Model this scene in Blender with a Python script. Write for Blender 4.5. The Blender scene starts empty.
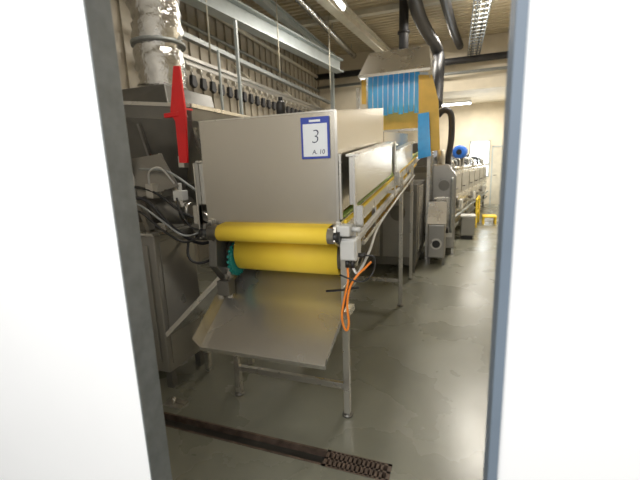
import bpy, bmesh, math, random
from mathutils import Vector, Matrix
random.seed(4)
S = bpy.context.scene
C = S.collection
S.view_settings.view_transform = 'Standard'
PI = math.pi
# ------------------------------------------------------------ camera
F = 374.0; YAW = math.radians(20); PIT = math.radians(11.2); ROLL = math.radians(2.0); H = 1.6
Fh = Vector((-math.sin(YAW), math.cos(YAW), 0)); R = Vector((math.cos(YAW), math.sin(YAW), 0)); Zv = Vector((0, 0, 1))
D = Fh*math.cos(PIT) - Zv*math.sin(PIT); U = Fh*math.sin(PIT) + Zv*math.cos(PIT)
cr = R*math.cos(ROLL) - U*math.sin(ROLL); cu = R*math.sin(ROLL) + U*math.cos(ROLL)
cam_d = bpy.data.cameras.new('camera'); cam = bpy.data.objects.new('camera', cam_d); C.objects.link(cam)
cam_d.sensor_width = 36; cam_d.lens = F/640*36; cam_d.clip_start = .02
cam_d.dof.use_dof = True; cam_d.dof.focus_distance = 2.6; cam_d.dof.aperture_fstop = 2.2
m = Matrix.Identity(4)
for i in range(3):
    m[i][0] = cr[i]; m[i][1] = cu[i]; m[i][2] = -D[i]
m[2][3] = H
cam.matrix_world = m; S.camera = cam
def at(u, v, X=None, Y=None, Z=None):      # photo measurement -> point on a known world plane
    d = D + cr*((u-320)/F) + cu*((240-v)/F)
    s = X/d.x if X is not None else (Y/d.y if Y is not None else (Z-H)/d.z)
    return Vector((0, 0, H)) + d*s
# ------------------------------------------------------------ materials
def mat(name, col, rough=.5, metal=0, var=.12, scale=6, bump=0, emit=0, stretch=None, col2=None, rvar=.03, alpha=1, lo=.32, hi=.68, detail=3):
    m = bpy.data.materials.new(name); m.use_nodes = True
    nt = m.node_tree; b = nt.nodes['Principled BSDF']
    tc = nt.nodes.new('ShaderNodeTexCoord'); mp = nt.nodes.new('ShaderNodeMapping')
    if stretch: mp.inputs['Scale'].default_value = stretch
    nz = nt.nodes.new('ShaderNodeTexNoise'); nz.inputs['Scale'].default_value = scale; nz.inputs['Detail'].default_value = detail
    nt.links.new(tc.outputs['Object'], mp.inputs[0]); nt.links.new(mp.outputs[0], nz.inputs['Vector'])
    rp = nt.nodes.new('ShaderNodeValToRGB')
    c1 = col2 if col2 else tuple(c*(1-var) for c in col)
    c2 = tuple(min(1, c*(1+var)) for c in col)
    rp.color_ramp.elements[0].position = lo; rp.color_ramp.elements[1].position = hi
    rp.color_ramp.elements[0].color = (*c1, 1); rp.color_ramp.elements[1].color = (*c2, 1)
    nt.links.new(nz.outputs['Fac'], rp.inputs[0]); nt.links.new(rp.outputs[0], b.inputs['Base Color'])
    mr = nt.nodes.new('ShaderNodeMapRange'); mr.inputs['From Min'].default_value = .3; mr.inputs['From Max'].default_value = .7
    mr.inputs['To Min'].default_value = max(0, rough-rvar); mr.inputs['To Max'].default_value = min(1, rough+rvar)
    nt.links.new(nz.outputs['Fac'], mr.inputs['Value']); nt.links.new(mr.outputs[0], b.inputs['Roughness'])
    b.inputs['Metallic'].default_value = metal
    b.inputs['Alpha'].default_value = alpha
    if bump:
        bp = nt.nodes.new('ShaderNodeBump'); bp.inputs['Strength'].default_value = bump; bp.inputs['Distance'].default_value = .02
        nt.links.new(nz.outputs['Fac'], bp.inputs['Height']); nt.links.new(bp.outputs[0], b.inputs['Normal'])
    if emit:
        b.inputs['Emission Color'].default_value = (*col, 1); b.inputs['Emission Strength'].default_value = emit
    return m
M = dict(
 steel=mat('stainless_steel', (.60,.58,.53), .28, .88, .03, 3),
 panel=mat('brushed_panel', (.51,.48,.42), .25, .82, .02, 2, rvar=.02),
 guard=mat('guard_steel', (.60,.58,.53), .24, .88, .03, 4),
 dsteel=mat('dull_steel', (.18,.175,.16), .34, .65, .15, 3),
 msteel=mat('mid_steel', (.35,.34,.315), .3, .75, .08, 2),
 tray=mat('tray_steel', (.60,.59,.56), .27, .82, .02, 2, rvar=.02),
 galv=mat('galvanised_steel', (.22,.235,.235), .5, .4, .12, 22),
 zinc=mat('zinc_steel', (.30,.32,.32), .5, .4, .12, 22),
 bluegrey=mat('blue_grey_paint', (.17,.215,.27), .5, 0, .05, 6),
 white=mat('white_wall_paint', (.97,.97,.97), .7, 0, .005, 4),
 cream=mat('cream_wall', (.70,.63,.50), .6, 0, .06, 3),
 ribbed=mat('ribbed_cladding', (.38,.34,.27), .5, .1, .12, 3),
 deck=mat('cream_metal_deck', (.62,.54,.39), .5, 0, .08, 2),
 beam=mat('pale_blue_beam_paint', (.44,.49,.50), .45, .1, .08, 5),
 pale=mat('pale_paint', (.60,.57,.48), .5, .1, .1, 5),
 floor=mat('wet_concrete', (.205,.205,.162), .28, 0, .06, 1.2, .015, col2=(.158,.16,.128), rvar=.06, lo=.28, hi=.72, detail=7),
 yellow=mat('yellow_belt', (1.0,.71,.06), .6, 0, .03, 8),
 ochre=mat('tan_yellow_panel', (.78,.50,.10), .45, 0, .08, 5),
 blue=mat('sky_blue_plastic_strip', (.10,.50,1.0), .15, 0, .15, 9, stretch=(1,1,.25), alpha=.75),
 blueflap=mat('blue_flap_plastic', (.05,.40,1.0), .2, 0, .12, 9),
 motor=mat('blue_motor_paint', (.03,.16,.65), .35, 0, .1, 6),
 signblue=mat('sign_blue', (.03,.06,.36), .5, 0, .03),
 paper=mat('paper', (.76,.79,.82), .7, 0, .02),
 ink=mat('ink', (.03,.035,.09), .6, 0, .02),
 black=mat('black_plastic', (.02,.02,.02), .4, 0, .2, 9),
 rubber=mat('black_pipe', (.03,.03,.033), .5, .1, .3, 5),
 red=mat('red_plastic', (.75,.012,.015), .35, 0, .08, 6),
 orange=mat('orange_cable', (.90,.26,.03), .45, 0, .05, 6),
 teal=mat('teal_wheel', (.02,.27,.24), .4, 0, .15, 6),
 foil=mat('aluminium_foil', (.62,.62,.61), .2, 1, .12, 11, 1.0, detail=5),
 cast=mat('grey_enclosure', (.60,.60,.58), .45, .05, .06, 8),
 rust=mat('rusty_iron', (.12,.085,.065), .55, .3, .35, 16),
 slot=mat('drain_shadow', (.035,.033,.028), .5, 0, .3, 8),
 lamp=mat('lamp_diffuser', (1,.98,.95), .5, 0, 0, emit=12),
 pane=mat('daylit_pane', (.86,.94,1), .4, 0, .02, 4, emit=2),
 green=mat('green_strip', (.30,.42,.08), .5, 0, .1, 6),
)
# ------------------------------------------------------------ mesh builder
class MB:
    def __init__(s): s.b = bmesh.new()
    def box(s, x0, x1, y0, y1, z0, z1):
        v = [s.b.verts.new(p) for p in ((x0,y0,z0),(x1,y0,z0),(x1,y1,z0),(x0,y1,z0),(x0,y0,z1),(x1,y0,z1),(x1,y1,z1),(x0,y1,z1))]
        for f in ((0,3,2,1),(4,5,6,7),(0,1,5,4),(1,2,6,5),(2,3,7,6),(3,0,4,7)): s.b.faces.new([v[i] for i in f])
        return s
    def prism(s, pts, vec):                 # polygon swept by a vector
        vec = Vector(vec)
        a = [s.b.verts.new(p) for p in pts]; c = [s.b.verts.new(Vector(p)+vec) for p in pts]; n = len(pts)
        s.b.faces.new(a); s.b.faces.new(c[::-1])
        for i in range(n): s.b.faces.new((a[i], c[i], c[(i+1)%n], a[(i+1)%n]))
        return s
    def yz(s, pts, x0, x1): return s.prism([(x0, y, z) for y, z in pts], (x1-x0, 0, 0))
    def bar(s, p, q, w, h=None, up=(0,0,1)):
        p, q = Vector(p), Vector(q); h = h or w; d = (q-p).normalized(); u = Vector(up)
        if abs(d.dot(u)) > .98: u = Vector((0,1,0))
        r = d.cross(u).normalized(); u = r.cross(d)
        return s.prism([p+r*a*w/2+u*b*h/2 for a, b in ((-1,-1),(1,-1),(1,1),(-1,1))], q-p)
    def tube(s, pts, r, n=12, ridges=0):
        pts = [Vector(p) for p in pts]; rs = r if isinstance(r, (list, tuple)) else [r]*len(pts); prev = None; side = None; first = None
        for i, p in enumerate(pts):
            d = ((pts[min(i+1, len(pts)-1)]) - pts[max(i-1, 0)]).normalized()
            if side is None:
                side = d.cross(Vector((0,0,1)) if abs(d.z) < .9 else Vector((1,0,0))).normalized()
            else: side = (side - d*side.dot(d)).normalized()
            w = d.cross(side)
            ring = [s.b.verts.new(p + (side*math.cos(2*PI*k/n) + w*math.sin(2*PI*k/n))*rs[i]) for k in range(n)]
            if prev:
                for k in range(n):
                    f = s.b.faces.new((prev[k], prev[(k+1)%n], ring[(k+1)%n], ring[k])); f.smooth = True
            else: first = ring
            prev = ring
        s.b.faces.new(first[::-1]); s.b.faces.new(prev)
        return s
    def curve(s, pts, r, n=8, seg=6):       # Catmull-Rom smoothed tube
        P = [Vector(p) for p in pts]; P = [P[0]*2-P[1]] + P + [P[-1]*2-P[-2]]; out = []
        for i in range(1, len(P)-2):
            for k in range(seg):
                t = k/seg; a, b, c, d = P[i-1], P[i], P[i+1], P[i+2]
                out.append(.5*((2*b)+(c-a)*t+(2*a-5*b+4*c-d)*t*t+(3*b-a-3*c+d)*t**3))
        out.append(P[-2]); return s.tube(out, r, n)
    def sheet(s, pts, t):                   # flat polygon with thickness
        pts = [Vector(p) for p in pts]; n = (pts[1]-pts[0]).cross(pts[2]-pts[0]).normalized()
        return s.prism([p-n*t/2 for p in pts], n*t)
ORG = {}
def finish(mb, name, shift, mt, bev):
    bmesh.ops.recalc_face_normals(mb.b, faces=mb.b.faces)
    me = bpy.data.meshes.new(name); mb.b.transform(Matrix.Translation(-shift)); mb.b.to_mesh(me); mb.b.free()
    me.materials.append(M[mt]); o = bpy.data.objects.new(name, me); C.objects.link(o)
    if bev:
        b = o.modifiers.new('bevel', 'BEVEL'); b.width = bev; b.segments = 2; b.limit_method = 'ANGLE'; b.angle_limit = .7
    return o
def tag(o, label, cat, group=None):
    o['label'] = label; o['category'] = cat
    if group: o['group'] = group
    return o
def thing(name, label, cat, loc, rz=0, group=None):
    o = bpy.data.objects.new(name, None); C.objects.link(o); o.location = loc; o.rotation_euler.z = rz; o.empty_display_size = .1
    ORG[o] = Vector(loc) if rz == 0 else Vector((0,0,0)); return tag(o, label, cat, group)
def part(name, mb, mt, parent, bev=0, label=None):
    sh = ORG[parent]; o = finish(mb, name, sh, mt, bev); o.parent = parent; ORG[o] = sh
    if label: o['label'] = label
    return o
def solo(name, mb, mt, label, cat, group=None, bev=0):
    mb.b.verts.ensure_lookup_table(); vs = [v.co for v in mb.b.verts]
    sh = Vector(((min(v.x for v in vs)+max(v.x for v in vs))/2, (min(v.y for v in vs)+max(v.y for v in vs))/2, min(v.z for v in vs)))
    o = finish(mb, name, sh, mt, bev); o.location = sh; ORG[o] = sh; return tag(o, label, cat, group)
def struct(name, mb, mt, bev=0):
    o = finish(mb, name, Vector((0,0,0)), mt, bev); o['kind'] = 'structure'; ORG[o] = Vector((0,0,0)); return o
def dup(root, off, label=None, rz=None):
    r = root.copy(); C.objects.link(r); r.location = root.location + Vector(off)
    if label: r['label'] = label
    if rz is not None: r.rotation_euler.z = rz
    for ch in list(root.children):
        c = ch.copy(); C.objects.link(c); c.parent = r
        for g in list(ch.children):
            d = g.copy(); C.objects.link(d); d.parent = c
    return r
def text(name, s, size, mt, parent, origin, rotx=PI/2, extrude=.0006, thin=0):
    cu_ = bpy.data.curves.new('t', 'FONT'); cu_.body = s; cu_.size = size; cu_.extrude = extrude; cu_.align_x = 'CENTER'; cu_.align_y = 'CENTER'; cu_.offset = -thin; cu_.shear = .12
    t = bpy.data.objects.new('t', cu_); C.objects.link(t); bpy.context.view_layer.update()
    me = bpy.data.meshes.new_from_object(t.evaluated_get(bpy.context.evaluated_depsgraph_get()))
    bpy.data.objects.remove(t)
    me.transform(Matrix.Translation(Vector(origin)-ORG[parent]) @ Matrix.Rotation(rotx, 4, 'X'))
    me.materials.clear(); me.materials.append(M[mt]); o = bpy.data.objects.new(name, me); C.objects.link(o); o.parent = parent; ORG[o] = ORG[parent]; return o

# ------------------------------------------------------------ room shell
XL, XR, YB, YM, ZC = -4.3, 2.0, 15.2, 12.2, 5.0
DX0, DX1, DY0, DY1, DZ = -.935, .094, .82, .90, 2.5      # doorway the photographer looks through
fl = MB(); fl.box(-6, 3.5, -2.2, 1.645, -.15, 0).box(-6, 3.5, 1.755, YB+.2, -.15, 0).box(-6, -1.95, 1.645, 1.755, -.15, 0).box(-.27, 3.5, 1.645, 1.755, -.15, 0).box(-1.95,-.27,1.645,1.755,-.15,-.09)
struct('floor', fl, 'floor')
w = MB(); w.box(-6, DX0-.004, DY0, DY1, 0, ZC).box(DX1+.004, 3.5, DY0, DY1, 0, ZC).box(DX0-.004, DX1+.004, DY0, DY1, DZ, ZC)
struct('wall_front', w, 'white')
struct('trim_1', MB().box(DX0-.004, DX0+.002, DY0, DY1+.004, 0, DZ).tube([(DX0-.01, DY1, 0), (DX0-.01, DY1, DZ)], .012, 12), 'galv')
struct('trim_2', MB().box(DX1-.002, DX1+.004, DY0-.004, DY1+.004, 0, DZ).box(DX1-.002, DX1+.018, DY0-.008, DY0, 0, DZ), 'bluegrey')
wl = MB().box(XL-.15, XL, DY1, YB, 0, ZC)
y = 1.2
while y < YM: wl.yz([(y, .0), (y+.1, .0), (y+.1, ZC), (y, ZC)], XL, XL+.035); y += .28
struct('wall_left', wl, 'ribbed')
struct('wall_right', MB().box(XR, XR+.15, DY1, YB, 0, ZC), 'cream')
wb = MB().box(XL, XR, YB, YB+.15, 0, 3.7)
for x in (-.2, .4, 1.75): wb.box(x, x+.02, YB-.012, YB, 0, 3.6)
struct('wall_back', wb, 'cream')
struct('wall_middle', MB().box(XL, XR, YM, YM+.12, 3.6, ZC).box(XL, -1.9, YM, YM+.12, 0, 3.6), 'cream')
pr = []; y = DY1
while y < YM+.2:
    pr += [(y, ZC), (y+.08, ZC), (y+.10, ZC+.09), (y+.16, ZC+.09)]; y += .18
bm = MB()
for i in range(len(pr)-1):
    (a, b), (c, d) = pr[i], pr[i+1]; bm.yz([(a,b),(c,d),(c,d+.02),(a,b+.02)], XL-.1, XR+.1)
struct('ceiling', bm, 'deck')
struct('ceiling_rear', MB().box(XL, XR, YM+.12, YB, 3.6, 3.7), 'cream')
d1 = struct('door_1', MB().box(1.25, 1.64, YB-.04, YB, 0, 2.05), 'pale')
part('door_frame', MB().box(1.21, 1.25, YB-.06, YB, 0, 2.1).box(1.64, 1.68, YB-.06, YB, 0, 2.1).box(1.21, 1.68, YB-.06, YB, 2.05, 2.1), 'beam', d1)
part('door_handle', MB().tube([(1.3, YB-.04, 1.05), (1.3, YB-.09, 1.05), (1.4, YB-.09, 1.05)], .012, 8), 'black', d1)
wf = struct('window_1', MB().box(.46, .50, YB-.05, YB, 1.0, 2.3).box(1.10, 1.14, YB-.05, YB, 1.0, 2.3).box(.46, 1.14, YB-.05, YB, 2.26, 2.3).box(.46, 1.14, YB-.05, YB, 1.0, 1.04).box(.79, .81, YB-.04, YB, 1.0, 2.3), 'beam')
part('pane', MB().box(.49, 1.11, YB-.02, YB-.005, 1.03, 2.27), 'pane', wf)

# ------------------------------------------------------------ floor drain
dr = thing('drain_channel', 'long dark recessed floor drain channel with rusty rim in front of conveyor legs', 'drain', (-1.3, 1.7, -.09))
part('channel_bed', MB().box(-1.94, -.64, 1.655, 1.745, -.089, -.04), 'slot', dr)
part('rim', MB().box(-1.95, -.64, 1.643, 1.655, -.06, .003).box(-1.95, -.64, 1.745, 1.757, -.06, .003).box(-1.965, -1.94, 1.643, 1.757, -.06, .003), 'rust', dr)
gr = MB().box(-.635, -.615, 1.64, 1.76, -.03, .003).box(-.29, -.27, 1.64, 1.76, -.03, .003).box(-.635, -.27, 1.694, 1.706, -.03, .003).box(-.635, -.27, 1.64, 1.655, -.03, .003).box(-.635, -.27, 1.745, 1.76, -.03, .003)
x = -.6
while x < -.30: gr.box(x, x+.014, 1.645, 1.755, -.03, .003); x += .025
gg = thing('drain_grate', 'rusty brown slotted iron grate at the right end of drain', 'drain grate', (-.45, 1.7, -.09))
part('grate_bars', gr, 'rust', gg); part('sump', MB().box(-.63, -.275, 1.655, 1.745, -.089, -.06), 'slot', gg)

# ------------------------------------------------------------ main conveyor
SL = .1
def zi(y): return 1.2 + SL*(y-2)
BX0, BX1 = -1.49, -.61
cv = thing('inclined_conveyor', 'long inclined stainless belt conveyor with yellow belt and front discharge tray', 'conveyor', (-1.05, 2.07, 0))
YE = 7.0
for x0 in (-1.475, -.625):
    part('side_rail', MB().yz([(1.98, zi(1.98)-.03), (YE, zi(YE)-.03), (YE, zi(YE)+.09), (1.98, zi(1.98)+.09)], x0, x0+.03), 'steel', cv, .003)
DYC, DZC, DR = 2.15, 1.045, .115
prof = [(YE, zi(YE)+.06)]
for k in range(13):
    a = PI/2 + PI*k/12; prof.append((1.93+.050*math.cos(a), 1.217+.050*math.sin(a)))
prof.append((1.98, 1.160))
for k in range(13):
    a = PI*.60 + PI*.9*k/12; prof.append((DYC+DR*.75*math.cos(a), DZC+DR*math.sin(a)))
prof += [(2.6, 1.06), (YE, zi(YE)-.12)]
b = MB()
for i in range(len(prof)-1):
    p, q = prof[i], prof[i+1]
    v = [b.b.verts.new(t) for t in ((-1.36, *p), (-.65, *p), (-.65, *q), (-1.36, *q))]
    fa = b.b.faces.new(v); fa.smooth = True
bmesh.ops.remove_doubles(b.b, verts=b.b.verts, dist=1e-5)
belt = part('belt', b, 'yellow', cv)
sd = belt.modifiers.new('thick', 'SOLIDIFY'); sd.thickness = .004
part('head_roller', MB().tube([(-1.43, 1.93, 1.217), (-.615, 1.93, 1.217)], .042, 24), 'msteel', cv)
part('tension_roller', MB().tube([(-1.43, 2.16, DZC), (-.615, 2.16, DZC)], .078, 24), 'msteel', cv)
for sx, nm in ((-1.475, 'l'), (-.625, 'r')):
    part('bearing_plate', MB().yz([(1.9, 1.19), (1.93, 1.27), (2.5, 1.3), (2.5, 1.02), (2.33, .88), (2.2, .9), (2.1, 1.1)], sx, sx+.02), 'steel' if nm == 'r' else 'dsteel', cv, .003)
    part('bearing_hub', MB().tube([(sx-.02, 1.93, 1.212), (sx+.04, 1.93, 1.212)], .03, 20), 'black', cv)
    part('bearing_hub', MB().tube([(sx-.015, 2.25, 1.02), (sx+.045, 2.25, 1.02)], .04, 20), 'black', cv)
wh = MB().tube([(-1.40, 2.15, 1.0), (-1.375, 2.15, 1.0)], .10, 28)
for k in range(20):
    a = 2*PI*k/20; wh.bar((-1.388, 2.15+.095*math.cos(a), 1.0+.095*math.sin(a)), (-1.388, 2.15+.117*math.cos(a), 1.0+.117*math.sin(a)), .018)
part('sprocket', wh, 'teal', cv)
part('bracket', MB().yz([(1.98, .98), (2.0, 1.16), (2.12, 1.1), (2.2, .88), (2.1, .84)], -1.50, -1.44), 'dsteel', cv, .004)
part('bracket', MB().box(-1.46, -1.37, 1.99, 2.07, .78, .88).tube([(-1.41, 2.03, .88), (-1.41, 2.03, .92)], .012, 10), 'dsteel', cv, .004)
def leg(x, y, top):
    l = part('leg', MB().box(x-.02, x+.02, y-.02, y+.02, .02, top), 'steel', cv, .003)
    part('foot', MB().tube([(x, y, 0), (x, y, .012), (x, y, .0121), (x, y, .05)], [.035, .035, .012, .012], 16), 'dsteel', l)
leg(-1.42, 2.09, .95); leg(-.61, 2.09, 1.17)
for x in (-1.5, -.545):
    leg(x, 4.1, zi(4.06)+.05)
    leg(x, 5.15, zi(5.15)+.05)
part('cross_bar', MB().box(-1.42, -.61, 2.075, 2.105, .19, .23), 'steel', cv, .002)
part('cross_bar', MB().box(-1.5, -.545, 4.085, 4.115, .28, .32), 'steel', cv, .002)
for x in (-1.475, -.61):
    part('frame_rail', MB().yz([(2.5, zi(2.5)-.20), (5.3, zi(5.3)-.20), (5.3, zi(5.3)-.17), (2.5, zi(2.5)-.17)], x, x+.03), 'steel', cv, .002)
    for y in (2.9, 5.2): part('frame_post', MB().box(x, x+.03, y-.02, y+.02, zi(y)-.17, zi(y)-.02), 'steel', cv)
for x in (-1.42, -.61): part('brace', MB().bar((x, 2.1, .9), (x, 2.62, 1.12), .025), 'steel', cv, .002)
part('discharge_tray', MB().sheet([(-1.45, 1.75, .53), (-.63, 1.75, .53), (-.575, 2.38, .93), (-1.47, 2.38, .93)], .004), 'tray', cv)
part('tray_lip', MB().sheet([(-.63, 1.75, .53), (-.575, 2.38, .93), (-.555, 2.34, 1.0), (-.61, 1.71, .60)], .005), 'guard', cv)
part('tray_lip', MB().sheet([(-1.45, 1.75, .53), (-1.47, 2.38, .93), (-1.49, 2.34, 1.0), (-1.47, 1.71, .60)], .005), 'guard', cv)
part('tray_lip', MB().sheet([(-1.45, 1.75, .53), (-.63, 1.75, .53), (-.63, 1.753, .508), (-1.45, 1.753, .508)], .004), 'guard', cv)
part('tray_bracket', MB().box(-.60, -.56, 1.98, 2.12, .72, .76).box(-.60, -.595, 2.0, 2.1, .62, .9), 'steel', cv)
part('lever', MB().tube([(-.70, 2.0, .87), (-.60, 2.0, .885), (-.5, 2.0, .91)], .007, 8), 'black', cv)
for x, s in ((-.565, 1), (-1.535, -1)):
    for y in (2.04, 3.5):
        xo = x+.035*s
        part('stanchion', MB().box(min(xo, xo+.012*s), max(xo, xo+.012*s), y-.02, y+.02, zi(y)-.05, zi(y)+.44).box(min(x-.05*s, xo), max(x-.05*s, xo), y-.02, y+.02, zi(y)-.02, zi(y)+.01), 'steel', cv, .002)
        part('angle_bracket', MB().yz([(y-.012, zi(y)+.05), (y+.012, zi(y)+.05), (y+.012, zi(y)+.17), (y-.012, zi(y)+.17)], min(xo, xo+.05*s), max(xo, xo+.05*s)), 'guard', cv)
    for y0, y1, zb, zt in ((2.06, 3.36, .17, .44), (3.64, 5.05, .13, .35)):
        xa, xb = min(x, x+.035*s), max(x, x+.035*s)
        part('side_guard', MB().yz([(y0, zi(y0)+zb), (y1, zi(y1)+zb), (y1, zi(y1)+zt), (y0, zi(y0)+zt)], xa, xb), 'guard', cv, .004)
        part('guard_flange', MB().yz([(y0-.01, zi(y0)+zt), (y1+.01, zi(y1)+zt), (y1+.01, zi(y1)+zt+.012), (y0-.01, zi(y0)+zt+.012)], xa-.012, xb+.03), 'steel', cv)
part('wear_strip', MB().yz([(2.05, zi(2.05)+.1), (YE, zi(YE)+.1), (YE, zi(YE)+.115), (2.05, zi(2.05)+.115)], -.62, -.59), 'green', cv)
part('belt_edge', MB().yz([(2.05, zi(2.05)+.065), (YE, zi(YE)+.065), (YE, zi(YE)+.085), (2.05, zi(2.05)+.085)], -.595, -.58), 'yellow', cv)
part('cable_tray', MB().yz([(2.1, zi(2.1)-.09), (5.3, zi(5.3)-.09), (5.3, zi(5.3)-.06), (2.1, zi(2.1)-.06)], -.585, -.55), 'cast', cv)
gm = part('terminal_box', MB().box(-.60, -.50, 1.96, 2.07, 1.07, 1.2), 'cast', cv, .012, 'light grey cast terminal box')
part('lid', MB().box(-.592, -.508, 1.945, 1.96, 1.08, 1.19), 'cast', gm, .006)
for p, q in (((-.56, 1.98, 1.07), (-.56, 1.98, 1.03)), ((-.53, 1.98, 1.07), (-.53, 1.98, 1.03)), ((-.5, 2.0, 1.1), (-.46, 2.0, 1.1))):
    part('gland', MB().tube([p, q], .013, 10), 'black', gm)
part('sensor_box', MB().box(-.605, -.53, 1.93, 2.03, 1.215, 1.275), 'cast', cv, .008, 'pale grey sensor box')
part('sensor_head', MB().tube([(-.53, 1.98, 1.25), (-.48, 1.98, 1.25)], .014, 10), 'cast', cv)

# hood (steel cover box)
hd = thing('cover_box', 'large brushed stainless steel cover box carrying the numbered sign', 'cover', (-1.05, 2.7, 1.25))
part('front_panel', MB().yz([(2.0, 1.255), (2.004, 1.255), (2.004, 1.885), (2.0, 1.885)], BX0, BX1), 'panel', hd)
for x in (BX0, BX1-.003):
    part('side_panel', MB().yz([(2.004, 1.33), (3.4, 1.48), (3.4, 2.07), (2.004, 1.885)], x, x+.003), 'panel', hd)
part('top_panel', MB().yz([(2.0, 1.885), (3.4, 2.07), (3.4, 2.074), (2.0, 1.889)], BX0, BX1), 'panel', hd)
part('back_panel', MB().box(BX0, BX1, 3.397, 3.4, 1.48, 2.07), 'panel', hd)
part('edge_flange', MB().box(BX1-.010, BX1+.004, 1.994, 2.0, 1.255, 1.885), 'guard', hd)
part('top_lip', MB().box(BX0, BX1, 1.996, 2.006, 1.885, 1.893), 'steel', hd)
part('corner_post', MB().bar((BX1+.012, 2.012, 1.3), (BX1+.012, 2.012, 1.66), .012, .02), 'steel', hd)
hc = thing('rear_cover_box', 'small low stainless cover on conveyor behind the large cover box', 'cover', (-1.05, 4.5, 1.5))
part('side_panel', MB().yz([(3.7, 1.46), (5.6, 1.65), (5.6, 2.0), (3.7, 1.9)], -.66, -.657), 'guard', hc)
part('front_panel', MB().box(-1.44, -.66, 3.697, 3.7, 1.46, 1.9), 'panel', hc)
part('top_panel', MB().yz([(3.7, 1.9), (5.6, 2.0), (5.6, 2.004), (3.7, 1.904)], -1.44, -.657), 'panel', hc)
part('handle', MB().curve([(-.657, 4.2, 1.78), (-.62, 4.22, 1.79), (-.62, 4.4, 1.81), (-.657, 4.42, 1.81)], .008), 'steel', hc)
sg = thing('number_sign', 'white paper sign with blue border reading 3 stuck on steel cover', 'sign', (-.725, 1.992, 1.65))
sx0, sx1, sz0, sz1 = -.815, -.65, 1.640, 1.862
part('backing', MB().box(sx0, sx1, 1.991, 1.9935, sz0, sz1), 'signblue', sg)
part('paper', MB().box(sx0+.012, sx1-.012, 1.9895, 1.991, sz0+.012, sz1-.035), 'paper', sg)
part('logo_strip', MB().box(sx0+.05, sx1-.05, 1.9895, 1.991, sz1-.026, sz1-.014), 'paper', sg)
text('numeral', '3', .105, 'ink', sg, ((sx0+sx1)/2, 1.989, 1.755), thin=.0022)
text('lettering', 'A. 10', .034, 'ink', sg, ((sx0+sx1)/2+.018, 1.989, 1.675))
bt = thing('canister', 'small black cylindrical canister standing on top of the steel cover box', 'canister', (-1.12, 2.4, 1.945))
part('body', MB().tube([(-1.12, 2.4, 1.945), (-1.12, 2.4, 2.02), (-1.12, 2.4, 2.035)], [.032, .032, .02], 18), 'black', bt)
part('cap', MB().tube([(-1.12, 2.4, 2.035), (-1.12, 2.4, 2.06)], .015, 14), 'black', bt)
solo('orange_cable', MB().curve([(-.56, 1.98, 1.03), (-.55, 1.95, .96), (-.57, 1.94, .86), (-.585, 1.93, .76), (-.575, 1.93, .69), (-.557, 1.93, .67), (-.545, 1.93, .72), (-.555, 1.94, .82), (-.54, 1.95, .92), (-.50, 1.96, .99), (-.46, 2.0, 1.03), (-.44, 2.05, 1.05)], .0065), 'orange', 'thin orange cable hanging in a loop beside conveyor front right leg', 'cable')
solo('grey_cable', MB().curve([(-.53, 1.98, 1.03), (-.5, 1.99, 1.0), (-.48, 2.2, 1.08), (-.50, 2.6, 1.17), (-.5, 3.5, 1.28), (-.5, 5, 1.44)], .008), 'cast', 'pale grey cable running back along right conveyor rail', 'cable')
solo('black_cable', MB().curve([(-.46, 2.0, 1.1), (-.41, 2.0, 1.09), (-.42, 2.0, 1.0), (-.48, 1.95, .96), (-.6, 1.955, .99)], .005), 'black', 'short black cable curling from the terminal box', 'cable')

# ------------------------------------------------------------ left machine
lm = thing('feed_machine', 'steel feeding machine with big dark tapered hopper under the silver duct', 'machine', (-2.5, 2.5, 0))
part('cabinet', MB().box(-3.1, -1.93, 1.98, 2.40, .14, 1.17), 'msteel', lm, .01)
part('cabinet_door', MB().box(-3.0, -1.99, 1.968, 1.98, .22, 1.1), 'msteel', lm, .004)
part('door_seam', MB().box(-2.06, -2.052, 1.960, 1.968, .22, 1.1), 'dsteel', lm)
part('side_plate', MB().box(-1.93, -1.922, 2.02, 2.36, .2, 1.12), 'msteel', lm, .003)
part('cabinet_top', MB().box(-3.12, -1.91, 1.95, 2.43, 1.17, 1.19), 'steel', lm, .003)
for x, y in ((-1.97, 2.03), (-3.05, 2.03), (-1.97, 2.36), (-3.05, 2.36)):
    part('leg', MB().box(x-.025, x+.025, y-.025, y+.025, 0, .14), 'dsteel', lm)
for x in (-2.1, -2.75): part('hopper_post', MB().box(x-.03, x+.03, 3.1, 3.16, 0, 1.55), 'msteel', lm)
part('hopper_beam', MB().box(-2.75, -2.1, 3.1, 3.16, .95, 1.0), 'msteel', lm)
part('hopper_beam', MB().box(-2.13, -2.07, 2.4, 3.1, 1.0, 1.05), 'msteel', lm)
T = [(-3.2, 2.22), (-1.74, 2.26), (-1.74, 3.6), (-3.2, 3.6)]; Bm = [(-2.75, 2.40), (-1.95, 2.40), (-1.95, 3.2), (-2.75, 3.2)]
TZ = [2.2, 2.04, 2.04, 2.2]
for i in range(4):
    j = (i+1) % 4
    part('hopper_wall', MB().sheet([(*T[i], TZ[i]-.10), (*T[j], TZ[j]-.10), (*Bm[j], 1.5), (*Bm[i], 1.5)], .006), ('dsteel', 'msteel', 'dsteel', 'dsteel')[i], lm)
    part('hopper_collar', MB().sheet([(*T[i], TZ[i]-.10), (*T[j], TZ[j]-.10), (*T[j], TZ[j]), (*T[i], TZ[i])], .006), 'dsteel', lm)
part('hopper_rim', MB().bar((*T[0], 2.2), (*T[1], 2.04), .025), 'steel', lm)
part('hopper_rim', MB().bar((*T[1], 2.04), (*T[2], 2.04), .025), 'steel', lm)
part('hopper_neck', MB().prism([(-2.75, 2.4, 1.5), (-1.95, 2.4, 1.5), (-2.1, 2.4, 1.19), (-2.6, 2.4, 1.19)], (0, .75, 0)), 'dsteel', lm, .01)
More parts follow.
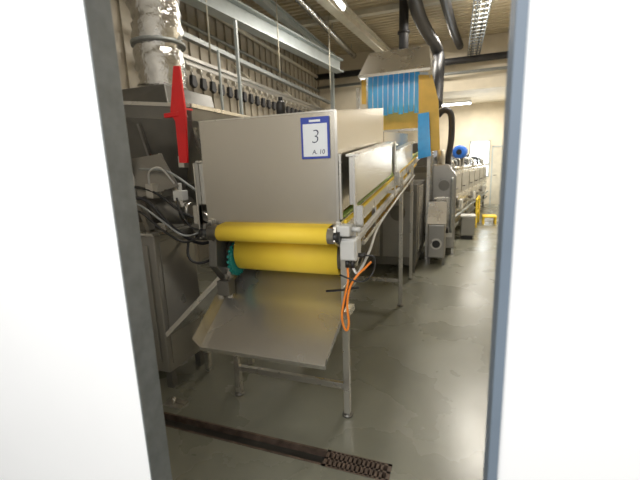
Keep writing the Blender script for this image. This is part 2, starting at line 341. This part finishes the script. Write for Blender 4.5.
part('duct_hood', MB().prism([(-3.05, 2.65, 2.1), (-2.25, 2.65, 2.0), (-2.45, 2.85, 2.36), (-2.98, 2.85, 2.36)], (0, .7, 0)), 'dsteel', lm, .01)
part('rib', MB().bar((-2.9, 2.25, 2.04), (-2.6, 2.38, 1.5), .02, .03), 'msteel', lm)
part('rib', MB().bar((-2.2, 2.25, 1.95), (-2.2, 2.38, 1.5), .02, .03), 'msteel', lm)
part('angle_strut', MB().bar((-2.45, 2.17, 2.05), (-2.02, 2.06, 1.19), .045), 'msteel', lm)
part('angle_strut', MB().bar((-1.78, 2.26, 2.0), (-1.74, 2.6, 1.25), .035), 'steel', lm)
part('angle_strut', MB().bar((-2.0, 2.2, 1.72), (-1.78, 2.12, 1.35), .025), 'steel', lm)
part('slide_plate', MB().sheet([(-2.25, 2.20, 1.70), (-1.95, 2.16, 1.72), (-1.74, 2.06, 1.50), (-2.1, 2.06, 1.42)], .008), 'msteel', lm)
part('clamp_bracket', MB().box(-1.99, -1.93, 2.02, 2.10, 1.42, 1.52), 'steel', lm, .004)
part('clamp_bracket', MB().box(-1.82, -1.77, 2.17, 2.22, 1.62, 1.70), 'steel', lm, .004)
part('drive_motor', MB().tube([(-2.2, 2.2, 1.32), (-1.8, 2.2, 1.32)], .1, 20), 'dsteel', lm)
part('motor_cap', MB().tube([(-1.8, 2.2, 1.32), (-1.76, 2.2, 1.32)], .06, 20), 'steel', lm)
part('motor_base', MB().box(-2.1, -1.93, 2.1, 2.3, 1.19, 1.24), 'steel', lm)
part('gearbox', MB().box(-1.95, -1.72, 2.42, 2.7, 1.05, 1.35), 'dsteel', lm, .02)
part('flange', MB().tube([(-1.83, 2.42, 1.2), (-1.83, 2.36, 1.2)], .09, 20), 'steel', lm)
part('process_pipe', MB().curve([(-1.9, 2.6, 1.3), (-1.82, 2.5, 1.5), (-1.72, 2.5, 1.62), (-1.66, 2.6, 1.8)], .04, 12), 'steel', lm)
part('valve_block', MB().box(-1.80, -1.72, 2.06, 2.12, 1.40, 1.47).tube([(-1.76, 2.09, 1.47), (-1.76, 2.09, 1.52)], .015, 10), 'cast', lm, .006)
for k, (pts, r, mt) in enumerate((
    ([(-2.3, 2.2, 1.45), (-2.1, 2.05, 1.50), (-1.9, 2.03, 1.45), (-1.75, 2.08, 1.32), (-1.62, 2.2, 1.22)], .009, 'black'),
    ([(-2.3, 2.05, 1.38), (-2.0, 2.0, 1.42), (-1.8, 2.03, 1.22), (-1.7, 2.2, 1.08), (-1.6, 2.4, 1.15)], .012, 'rubber'),
    ([(-2.1, 2.1, 1.62), (-1.85, 2.08, 1.6), (-1.7, 2.15, 1.48), (-1.58, 2.2, 1.38)], .009, 'zinc'),
    ([(-1.76, 2.05, 1.42), (-1.72, 2.02, 1.34), (-1.66, 2.05, 1.22), (-1.55, 2.05, 1.22)], .007, 'black'),
    ([(-2.2, 1.98, 1.3), (-2.0, 1.95, 1.34), (-1.86, 1.98, 1.22), (-1.74, 2.05, 1.12), (-1.62, 2.1, 1.16)], .008, 'black'),
    ([(-2.2, 1.97, 1.34), (-2.0, 1.94, 1.39), (-1.84, 1.97, 1.28), (-1.72, 2.03, 1.17), (-1.60, 2.1, 1.19)], .007, 'zinc'),
    ([(-1.96, 2.03, 1.5), (-1.9, 1.98, 1.6), (-1.82, 2.0, 1.62), (-1.78, 2.08, 1.5)], .006, 'cast'),
    ([(-1.9, 2.3, 1.1), (-1.84, 2.2, .98), (-1.75, 2.2, .93), (-1.66, 2.3, .97), (-1.6, 2.5, 1.1)], .010, 'rubber'))):
    part('hose', MB().curve(pts, r), mt, lm)
sc = thing('side_chute', 'light steel chute running down to the left beside discharge tray', 'chute', (-1.7, 2.3, 0))
part('trough', MB().sheet([(-1.90, 1.96, .44), (-1.90, 2.50, .44), (-1.50, 2.62, .86), (-1.50, 2.12, .86)], .005), 'tray', sc)
part('trough_wall', MB().sheet([(-1.90, 1.96, .44), (-1.50, 2.12, .86), (-1.515, 2.12, .89), (-1.91, 1.96, .47)], .005), 'steel', sc)
part('trough_wall', MB().sheet([(-1.90, 2.50, .44), (-1.50, 2.62, .86), (-1.54, 2.62, 1.0), (-1.94, 2.50, .58)], .005), 'steel', sc)
part('support', MB().bar((-1.56, 2.5, 0), (-1.56, 2.5, .77), .04), 'steel', sc)
part('support', MB().bar((-1.84, 2.3, 0), (-1.84, 2.3, .48), .04), 'steel', sc)
fp = thing('floor_plate', 'small steel anchor plate on floor near left end of drain', 'plate', (-1.80, 1.85, 0))
part('plate', MB().box(-1.87, -1.72, 1.81, 1.90, 0, .008), 'steel', fp); part('bolt', MB().tube([(-1.80, 1.85, .008), (-1.80, 1.85, .05)], .012, 10), 'steel', fp)
rp = thing('red_scraper', 'red plastic tapered scraper clipped upright on left steel hopper', 'scraper', (-1.86, 2.2, 1.65))
RY = 2.12
bl = [at(u, v, Y=RY) for u, v in ((174, 66), (180, 66), (186, 112), (188, 163), (180, 163), (176, 122), (171, 112))]
part('blade', MB().sheet(bl, .02), 'red', rp, .004)
part('cross_grip', MB().bar(at(165, 116, Y=RY), at(180, 114, Y=RY), .03), 'red', rp, .006)
part('hook', MB().bar(at(182, 108, Y=RY), at(182, 108, Y=RY)+Vector((0,.10,0)), .012), 'red', rp)
fd = thing('foil_duct', 'crinkled silver foil air duct hanging from ceiling at upper left', 'duct', (-2.72, 3.1, 2.36))
pts = []; rs = []
for k in range(50):
    z = 5.0 - k*(2.63/49); pts.append((-2.68+.015*math.sin(k*.7), 3.1, z)); rs.append(.21 + .018*(k % 2) + .008*math.sin(k*1.3))
part('hose', MB().tube(pts, rs, 28), 'foil', fd)
for z in (2.75, 3.5): part('clamp', MB().tube([(-2.68, 3.1, z), (-2.68, 3.1, z+.03)], .242, 28), 'zinc', fd)

# ------------------------------------------------------------ overhead
def bx(u0, v0, u1, v1, z, wd, ht, mt, label):
    a, b_ = at(u0, v0, Z=z), at(u1, v1, Z=z); d = (b_-a).normalized(); a = a-d*2.5; b_ = b_+d*.3; h = Vector((0,0,ht))
    return solo('ceiling_beam', MB().bar(a, b_, wd, .03).bar(a+h, b_+h, wd, .03).bar(a+h/2, b_+h/2, .02, ht-.03), mt, label, 'beam')
bx(190, 0, 335, 70, 4.0, .22, .28, 'beam', 'pale blue steel girder running diagonally above left side of conveyor')
bx(255, -2, 330, 58, 4.7, .14, .16, 'beam', 'slimmer pale blue beam parallel above the big girder')
bx(322, 0, 395, 65, 4.6, .2, .22, 'pale', 'narrow cream ceiling beam above middle of the hall')
solo('cross_beam', MB().box(XL, XR, 9.0, 9.16, 4.88, 4.99), 'pale', 'pale beam crossing the hall under the corrugated ceiling', 'beam')
solo('cross_beam', MB().box(XL, XR, 6.0, 6.12, 4.88, 4.99), 'pale', 'nearer of the two pale beams crossing under the ceiling', 'beam')
solo('cross_pipe', MB().tube([(XL, 11.9, 4.35), (XR, 11.9, 4.35)], .09, 14), 'rubber', 'long dark horizontal pipe high before the rear wall', 'pipe')
solo('cross_pipe', MB().tube([(XL, 12.0, 4.05), (XR, 12.0, 4.05)], .04, 10), 'zinc', 'slim grey pipe just below the long dark horizontal pipe', 'pipe')
ip = thing('insulated_pipe', 'silver insulated pipe running under ceiling beside the blue girder', 'pipe', (-2.95, 7.5, 4.7))
part('lagging', MB().tube([(-2.95, 3.4+k*.2, 4.76+.003*(k % 2)) for k in range(42)], [.075+.006*(k % 2) for k in range(42)], 16), 'foil', ip)
for y in (4.0, 6.5, 9.5, 11.3): part('hanger_rod', MB().tube([(-2.95, y, 4.8), (-2.95, y, 5.0)], .01, 8), 'zinc', ip)
tray_ = thing('cable_ladder', 'grey perforated cable tray hung from ceiling at upper right', 'cable tray', (.3, 8, 4.4))
part('side_channel', MB().box(.2, .22, 3.0, 12.1, 4.45, 4.53), 'galv', tray_); part('side_channel', MB().box(.5, .52, 3.0, 12.1, 4.45, 4.53), 'galv', tray_)
for k in range(37): part('rung', MB().box(.22, .5, 3.05+k*.25, 3.09+k*.25, 4.45, 4.47), 'galv', tray_)
for k in range(3): part('hanger_rod', MB().tube([(.36, 4.5+k*3, 4.47), (.36, 4.5+k*3, 5)], .008, 8), 'galv', tray_)
for k, x in enumerate((.28, .33, .43)): solo('tray_cable', MB().tube([(x, 3.0, 4.489), (x, 12.1, 4.489)], .018, 8), ('black', 'cast', 'black')[k], ('leftmost cable of three lying in ceiling cable tray', 'grey cable between two black ones in ceiling tray', 'rightmost cable of three lying in ceiling cable tray')[k], 'cable')
a = at(404, 0, Z=4.95)
q = at(403, 66, Y=a.y)
dp = thing('drop_pipe', 'black vertical drop pipe above the blue strip curtain', 'pipe', (a.x, a.y, q.z))
part('pipe', MB().tube([(a.x, a.y, 5.0), (a.x, a.y, q.z)], .10, 16), 'rubber', dp)
for z in (4.3, 3.7): part('flange', MB().tube([(a.x, a.y, z), (a.x, a.y, z+.05)], .13, 16), 'rubber', dp)
solo('exhaust_pipe', MB().curve([at(408, -30, Z=4.7), at(420, 18, Z=4.65), at(438, 52, Z=4.4), at(438, 75, Y=9.9), at(436, 105, Y=9.3)], .14, 16), 'rubber', 'black slanting exhaust pipe right of the drop pipe', 'pipe')
solo('slanting_duct', MB().curve([at(440, -20, Z=4.7), at(452, 25, Z=4.7), at(460, 46, Z=4.7)], .10, 12), 'rubber', 'slim dark duct under ceiling at upper right', 'duct')
for (u, v0, v1, Y, r, lab) in ((235, 20, 116, 5.2, .02, 'thin pale vertical pole rising behind the steel cover box'), (218, 50, 120, 5.0, .014, 'slimmer left pole behind the steel cover box'), (281, 45, 115, 11.2, .04, 'pale vertical pole right of black canister'), (332, 72, 112, 11.5, .05, 'short pale post below the end of girder')):
    t0 = at(u, v0, Y=Y)
    solo('support_pole', MB().bar((t0.x, Y, 0), (t0.x, Y, min(4.98, t0.z)), r*2), 'beam', lab, 'pole')
for k, (x, y) in enumerate(((-3.55, 5.2), (-3.25, 7.0), (-2.75, 8.6))):
    solo('hanging_rod', MB().tube([(x, y, 3.3), (x, y, 4.98)], .012, 8), 'pale', ('nearest thin rod hanging beside the blue girder', 'middle thin rod hanging beside the blue girder', 'farthest thin rod hanging beside the blue girder')[k], 'rod')
rl = thing('overhead_rail', 'long steel overhead track on left wall side carrying dark hangers', 'rail', (-3.9, 8.7, 3.2))
part('track', MB().box(-3.95, -3.85, 4.2, 12.1, 3.25, 3.3).box(-3.91, -3.89, 4.2, 12.1, 3.18, 3.25), 'msteel', rl)
part('track', MB().box(-3.95, -3.85, 4.2, 12.1, 3.55, 3.62), 'zinc', rl, label='upper grey track bar')
for y in (5, 7, 9, 11): part('bracket', MB().bar((-4.3, y, 3.65), (-3.9, y, 3.3), .05), 'pale', rl)
first = None
for k in range(30):
    y = 4.6 + k*.25
    if first is None:
        hg = thing('rail_hanger', 'dark metal hanger in the long row under overhead track', 'hanger', (-3.9, y, 2.85), 0, 'row of hangers on the overhead track')
        part('arm', MB().bar((-3.9, y, 3.175), (-3.82, y, 3.0), .02).tube([(-3.88, y-.03, 3.13), (-3.88, y+.03, 3.13)], .04, 12), 'steel', hg)
        part('hook', MB().yz([(y-.04, 3.02), (y+.04, 3.02), (y+.07, 2.9), (y+.02, 2.84), (y-.06, 2.88)], -3.86, -3.80), 'rubber', hg)
        first = hg; fy = y
    else: dup(first, (0, y-fy, 0))
solo('wall_pipe', MB().tube([(-4.15, 3, 2.6), (-4.15, 12, 2.6)], .05, 10), 'pale', 'pale pipe running along left wall below overhead track', 'pipe')
for k, z in enumerate((3.95, 4.35, 4.6)): solo('wall_conduit', MB().tube([(-4.22, 3, z), (-4.22, 12, z)], (.03, .045, .02)[k], 10), ('zinc', 'pale', 'dsteel')[k], ('lowest conduit along ribbed left wall above the track', 'thick pale conduit along ribbed left wall', 'topmost thin dark conduit along ribbed left wall')[k], 'conduit')
st = thing('side_tank', 'long dark steel tank along the left wall', 'tank', (-3.4, 8, 0))
part('body', MB().box(-3.9, -2.9, 5.5, 10.5, .3, 2.3), 'dsteel', st, .02); part('plinth', MB().box(-3.8, -3.0, 5.6, 10.4, 0, .3), 'dsteel', st)
part('top_rim', MB().box(-3.95, -2.85, 5.45, 10.55, 2.3, 2.34), 'msteel', st)
def lampfix(p, L, label, along='x', top=5.0):
    p = Vector(p); t = thing('tube_lamp', label, 'lamp', p)
    v = Vector((L/2, 0, 0)) if along == 'x' else Vector((0, L/2, 0))
    part('housing', MB().bar(p-v, p+v, .16, .06), 'cast', t, .01)
    part('tube', MB().tube([p-v*.96-Vector((0,0,.05)), p+v*.96-Vector((0,0,.05))], .03, 10), 'lamp', t)
    for s in (-.7, .7): part('hanger_rod', MB().tube([p+v*s, (p.x+v.x*s, p.y+v.y*s, top)], .008, 8), 'cast', t)
lampfix(at(336, -4, Z=4.6), 1.0, 'lit fluorescent tube lamp at top centre between the beams', 'y')
lampfix(at(452, 103, Z=3.5), 1.2, 'lit fluorescent tube lamp far back over the corridor', top=3.6)
lampfix((-.9, 3.2, 4.85), 1.5, 'tube lamp on ceiling above the cover box', 'y')
lampfix((.75, 8.3, 4.85), 1.5, 'tube lamp on ceiling above the passage', 'y')

# ------------------------------------------------------------ tower with blue strips
tw = thing('strip_curtain_tower', 'raised flared steel hood with yellow ochre side panel over the conveyor end', 'hood', (-1.0, 6.7, 0))
HX0, HX1 = -1.44, -.50
# flared lid: sloping front plate wider at its lower edge, then a flat top
fr = [(HX0-.04, 6.08, 2.95), (HX1+.10, 6.08, 2.95), (HX1+.04, 6.55, 3.38), (HX0+.04, 6.55, 3.38)]
part('hood_cover', MB().sheet(fr, .02), 'steel', tw)
part('hood_top', MB().sheet([fr[3], fr[2], (HX1+.04, 7.35, 3.40), (HX0+.04, 7.35, 3.40)], .02), 'steel', tw)
part('hood_end', MB().sheet([fr[1], fr[2], (HX1+.04, 7.35, 3.40), (HX1+.06, 7.35, 2.8), (HX1+.08, 6.25, 2.8)], .012), 'steel', tw)
part('hood_end', MB().sheet([fr[0], fr[3], (HX0+.04, 7.35, 3.40), (HX0, 7.35, 2.8), (HX0-.02, 6.25, 2.8)], .012), 'steel', tw)
part('hood_lip', MB().bar((HX0-.04, 6.08, 2.94), (HX1+.10, 6.08, 2.94), .03, .04), 'guard', tw)
part('side_panel', MB().prism([(-.58, 6.2, 2.90), (-.38, 6.2, 2.88), (-.28, 6.2, 2.5), (-.24, 6.2, 1.78), (-.50, 6.2, 1.74), (-.56, 6.2, 2.1)], (0, .03, 0)), 'ochre', tw, label='yellow ochre right panel')
part('side_panel', MB().box(HX1, HX1+.02, 6.24, 7.35, 1.9, 2.8), 'ochre', tw)
part('side_panel', MB().box(HX0-.02, HX0+.05, 6.2, 6.23, 2.55, 2.92), 'ochre', tw)
part('back_panel', MB().box(HX0, HX1, 7.0, 7.03, 2.45, 3.1), 'cast', tw)
part('front_apron', MB().box(HX0+.2, HX1, 6.42, 6.44, 2.14, 2.50), 'ochre', tw)
part('cross_bar', MB().box(HX0, HX1, 6.35, 6.4, 2.10, 2.14), 'steel', tw)
for x in (-1.58, -.42):
    for y in (6.45, 7.25): part('post', MB().box(x-.025, x+.025, y-.025, y+.025, 0, 2.85), 'steel', tw)
cu2 = thing('blue_strip_curtain', 'translucent sky blue plastic strip curtain hanging under the raised hood', 'strip curtain', (-1.0, 6.3, 2.3))
for k in range(10):
    x = -1.37 + k*.081
    b = MB(); P = [(6.56, 3.10), (6.38, 3.06), (6.29, 2.97), (6.26, 2.82), (6.25+.012*(k % 2), 2.36+.015*(k % 3))]
    for i in range(4): b.yz([P[i], P[i+1], (P[i+1][0]+.006, P[i+1][1]-.004), (P[i][0]+.004, P[i][1]-.006)], x, x+.072)
    part('strip', b, 'blue', cu2)
solo('blue_flap', MB().sheet([at(418, 114, Y=6.12), at(429, 112, Y=6.12), at(431, 156, Y=6.12), at(418, 159, Y=6.12)], .03), 'blueflap', 'single sky blue flap hanging below right end of strip curtain', 'flap')

# ------------------------------------------------------------ oven under / behind
ov = thing('oven_infeed', 'stainless oven infeed cabinet standing under the raised conveyor end', 'oven', (-.95, 5.9, 0))
part('body', MB().box(-1.5, -.5, 5.42, 6.9, .12, 1.30), 'dsteel', ov, .01)
part('access_panel', MB().box(-.98, -.56, 5.405, 5.42, .25, 1.2), 'msteel', ov, .004)
part('access_panel', MB().box(-1.45, -1.03, 5.405, 5.42, .25, 1.2), 'panel', ov, .004)
part('side_door', MB().box(-.5, -.485, 5.6, 6.35, .3, 1.25), 'panel', ov, .004)
part('round_port', MB().tube([(-.76, 5.405, .9), (-.76, 5.37, .9)], .11, 20), 'dsteel', ov)
for x, y in ((-1.45, 5.5), (-.55, 5.5), (-1.45, 6.8), (-.55, 6.8)): part('leg', MB().box(x-.03, x+.03, y-.03, y+.03, 0, .12), 'dsteel', ov)
tk = thing('drive_cabinet', 'bulky steel drive cabinet with small round flange behind the pump cabinet', 'cabinet', (-.2, 7.1, 0))
part('body', MB().prism([(-.38, 6.8, .1), (.02, 6.8, .1), (.02, 6.8, 1.35), (-.12, 6.8, 1.55), (-.38, 6.8, 1.55)], (0, .7, 0)), 'msteel', tk, .015)
part('flange', MB().tube([(-.18, 6.8, 1.2), (-.18, 6.77, 1.2)], .09, 24), 'dsteel', tk)
part('door', MB().box(-.34, -.02, 6.785, 6.8, .3, 1.0), 'steel', tk, .004)
part('pipe', MB().curve([(-.05, 6.78, 1.3), (-.05, 6.7, 1.3), (-.05, 6.68, 1.1), (-.05, 6.68, .5), (-.05, 6.78, .4)], .025, 10), 'zinc', tk)
part('flange', MB().tube([(.02, 7.15, .9), (.05, 7.15, .9)], .09, 24), 'dsteel', tk)
part('chimney', MB().tube([(-.25, 7.05, 1.55), (-.25, 7.05, 1.8)], .07, 16), 'steel', tk)
for x, y in ((-.35, 6.83), (-.01, 6.83), (-.35, 7.47), (-.01, 7.47)): part('leg', MB().box(x-.02, x+.02, y-.02, y+.02, 0, .1), 'steel', tk)
pu = thing('pump_cabinet', 'squat tilted stainless pump cabinet on floor right of oven infeed', 'cabinet', (-.3, 6.3, 0))
part('body', MB().yz([(5.95, .12), (6.62, .12), (6.62, .95), (6.25, .95), (5.95, .65)], -.38, -.12), 'msteel', pu, .02)
part('lid', MB().sheet([(-.39, 5.94, .66), (-.11, 5.94, .66), (-.11, 6.25, .97), (-.39, 6.25, .97)], .015), 'steel', pu)
part('port', MB().tube([(-.25, 5.96, .35), (-.25, 5.92, .35)], .06, 20), 'black', pu)
part('port_ring', MB().tube([(-.25, 5.952, .35), (-.25, 5.93, .35)], .085, 24), 'steel', pu)
part('knob', MB().tube([(-.12, 6.35, .5), (-.08, 6.35, .5)], .05, 20), 'black', pu)
for x, y in ((-.36, 6.02), (-.14, 6.02), (-.36, 6.58), (-.14, 6.58)): part('leg', MB().box(x-.02, x+.02, y-.02, y+.02, 0, .12), 'dsteel', pu)
RZ = -math.radians(9)
def module(i, s0, label):
    d = Vector((math.sin(-RZ), math.cos(RZ), 0)); p = Vector((-.06, 7.7, 0)) + d*s0
    t = thing('oven_module', label, 'oven', p, RZ, 'oven modules in line along the corridor')
    L = 2.3; rnd = random.Random(i)
    part('body', MB().box(-1.4, 0, .0, L, .40, 1.40), 'steel', t)
    part('under_tank', MB().box(-1.3, -.06, 0, L, .16, .40), 'dsteel', t)
    part('top_cover', MB().prism([(-1.35, .0, 1.40), (-.03, .0, 1.40), (-.25, .0, 1.52), (-1.1, .0, 1.52)], (0, L, 0)), 'msteel', t)
    part('side_band', MB().box(0, .02, 0, L, .84, .90), 'guard', t)
    for y0 in (.1, 1.2): part('door', MB().box(0, .012, y0, y0+1.0, .94, 1.34), 'msteel', t, .004)
    for y in (.3, 1.4): part('handle', MB().curve([(.012, y, 1.05), (.05, y, 1.06), (.05, y+.16, 1.06), (.012, y+.16, 1.05)], .012), 'dsteel', t)
    for y in (.1, L-.1):
        for x in (-.06, -1.34): part('leg', MB().box(x-.03, x+.03, y-.03, y+.03, 0, .40), 'dsteel', t)
    for k in range(5):
        y = .25+k*.42; h = 1.50+.14*rnd.random()
        part('riser_pipe', MB().curve([(-.10, y, 1.40), (-.10, y, h), (-.16, y+.02, h+.05), (-.4, y+.04, h+.05)], .014+.016*rnd.random(), 10), ('rubber', 'steel', 'zinc', 'steel', 'zinc')[k], t)
    for k in range(4):
        y = .3+k*.55
        part('fitting', MB().tube([(.0, y, .7), (.05, y, .7), (.05, y, .7001), (.08, y, .7)], [.04, .04, .025, .025], 14), ('dsteel', 'steel')[k % 2], t)
    part('header_pipe', MB().tube([(.03, 0, 1.46), (.03, L, 1.46)], .035, 10), 'steel', t)
    part('header_pipe', MB().tube([(-.3, 0, 1.66), (-.3, L, 1.66)], .045, 10), 'zinc', t)
    part('lower_pipe', MB().tube([(.06, 0, .52), (.06, L, .52)], .03, 10), 'zinc', t)
    part('drain_pipe', MB().tube([(.05, 0, .34), (.05, L, .34)], .025, 10), 'zinc', t)
    part('valve', MB().tube([(.05, 1.1, .34), (.05, 1.1, .46), (.05, 1.1, .4601), (.05, 1.1, .48)], [.02, .02, .05, .05], 14), 'black', t)
    part('junction_box', MB().box(.018, .09, .75, .95, .6, .8), 'cast', t, .01)
    if i == 0:
        mo = part('fan_motor', MB().tube([(-.12, 1.5, 1.80), (-.12, 1.52, 1.80), (-.12, 1.8, 1.80), (-.12, 1.84, 1.80)], [.10, .15, .15, .10], 24), 'motor', t, label='round blue fan motor')
        part('fan_guard', MB().tube([(-.12, 1.48, 1.80), (-.12, 1.5, 1.80)], .06, 20), 'black', mo)
        part('motor_foot', MB().box(-.2, -.04, 1.56, 1.74, 1.42, 1.67), 'dsteel', t)
        part('stack_box', MB().box(-.9, -.45, .3, 1.0, 1.52, 2.0), 'dsteel', t, .015)
    else: part('vent_box', MB().box(-.75, -.4, .9, 1.4, 1.5, 1.8), 'msteel', t, .01)
for i, lb in enumerate(('nearest oven module carrying the round blue motor', 'middle oven module between the blue motor module and the last one', 'farthest oven module next to the cream back wall')):
    module(i, i*2.3, lb)
solo('elbow_pipe', MB().curve([(-.34, 7.4, 2.42), (-.25, 7.4, 2.50), (-.15, 7.4, 2.48), (-.10, 7.4, 2.34), (-.10, 7.4, 1.95), (-.16, 7.35, 1.555)], .055, 12), 'rubber', 'black elbow pipe bending down right of the yellow ochre panel', 'pipe')
gx, gy = .24, 8.15
gb = thing('control_box', 'grey low electrical box on the floor beside oven modules', 'box', (gx, gy, 0))
part('body', MB().box(gx-.11, gx+.17, gy, gy+.32, .08, .46), 'msteel', gb, .02)
part('lid', MB().box(gx-.12, gx+.18, gy-.01, gy+.33, .46, .5), 'cast', gb, .01)
part('base', MB().box(gx-.10, gx+.13, gy+.03, gy+.28, 0, .08), 'black', gb)
yf = thing('yellow_guard_frame', 'yellow tubular guard frame standing against the oven modules', 'guard', (.5, 10.1, 0))
part('frame', MB().curve([(.50, 9.7, 0), (.50, 9.7, .62), (.51, 9.74, .68), (.58, 10.5, .68), (.60, 10.55, .62), (.60, 10.55, 0)], .025, 10), 'yellow', yf)
part('rail', MB().tube([(.50, 9.7, .35), (.60, 10.55, .35)], .02, 10), 'yellow', yf)
p = at(486, 224, Z=0)
ys = thing('yellow_step', 'low yellow plastic step on the floor of the passage', 'step', (p.x+.05, p.y, 0))
part('tread', MB().box(p.x-.08, p.x+.25, p.y, p.y+.4, .16, .2), 'yellow', ys, .01)
for dx in (-.06, .22): part('leg', MB().box(p.x+dx-.02, p.x+dx+.02, p.y+.02, p.y+.38, 0, .16), 'yellow', ys)
solo('corner_conduit', MB().tube([(1.93, 13, 0), (1.93, 13, 3.6)], .035, 10), 'pale', 'white vertical conduit on right wall', 'conduit')

# ------------------------------------------------------------ light
def area(loc, rot, sx, sy, e, col=(1, .94, .84)):
    l = bpy.data.lights.new('area', 'AREA'); l.shape = 'RECTANGLE'; l.size = sx; l.size_y = sy; l.energy = e; l.color = col
    o = bpy.data.objects.new('area', l); C.objects.link(o); o.location = loc; o.rotation_euler = rot
area((-.9, 3.2, 4.75), (0, 0, 0), .4, 1.6, 75)
area((-2.4, 7.2, 4.35), (0, 0, 0), .4, 1.6, 65)
area((.62, 8.3, 4.75), (0, 0, 0), .6, 1.8, 250)
area((-.8, 10.8, 4.7), (0, 0, 0), 1.5, .4, 70)
area((.6, 13.8, 3.45), (0, 0, 0), 1.5, .4, 90)
area((.8, YB-.12, 1.65), (-PI/2, 0, 0), .6, 1.2, 50, (.86, .94, 1))            # daylight through the back window
area((-.95, 6.8, 3.15), (math.radians(-35), 0, 0), .8, .1, 9, (1, 1, 1))      # unseen light added inside the hood so the blue strips glow
area((-.5, -1.6, 2.9), (math.radians(60), 0, 0), 3, 1.5, 85, (1, .99, .96))  # unseen fill light added behind the camera to whiten the doorway wall
wd = bpy.data.worlds.new('world'); S.world = wd; wd.use_nodes = True
wd.node_tree.nodes['Background'].inputs[0].default_value = (.98, .98, 1, 1); wd.node_tree.nodes['Background'].inputs[1].default_value = .66
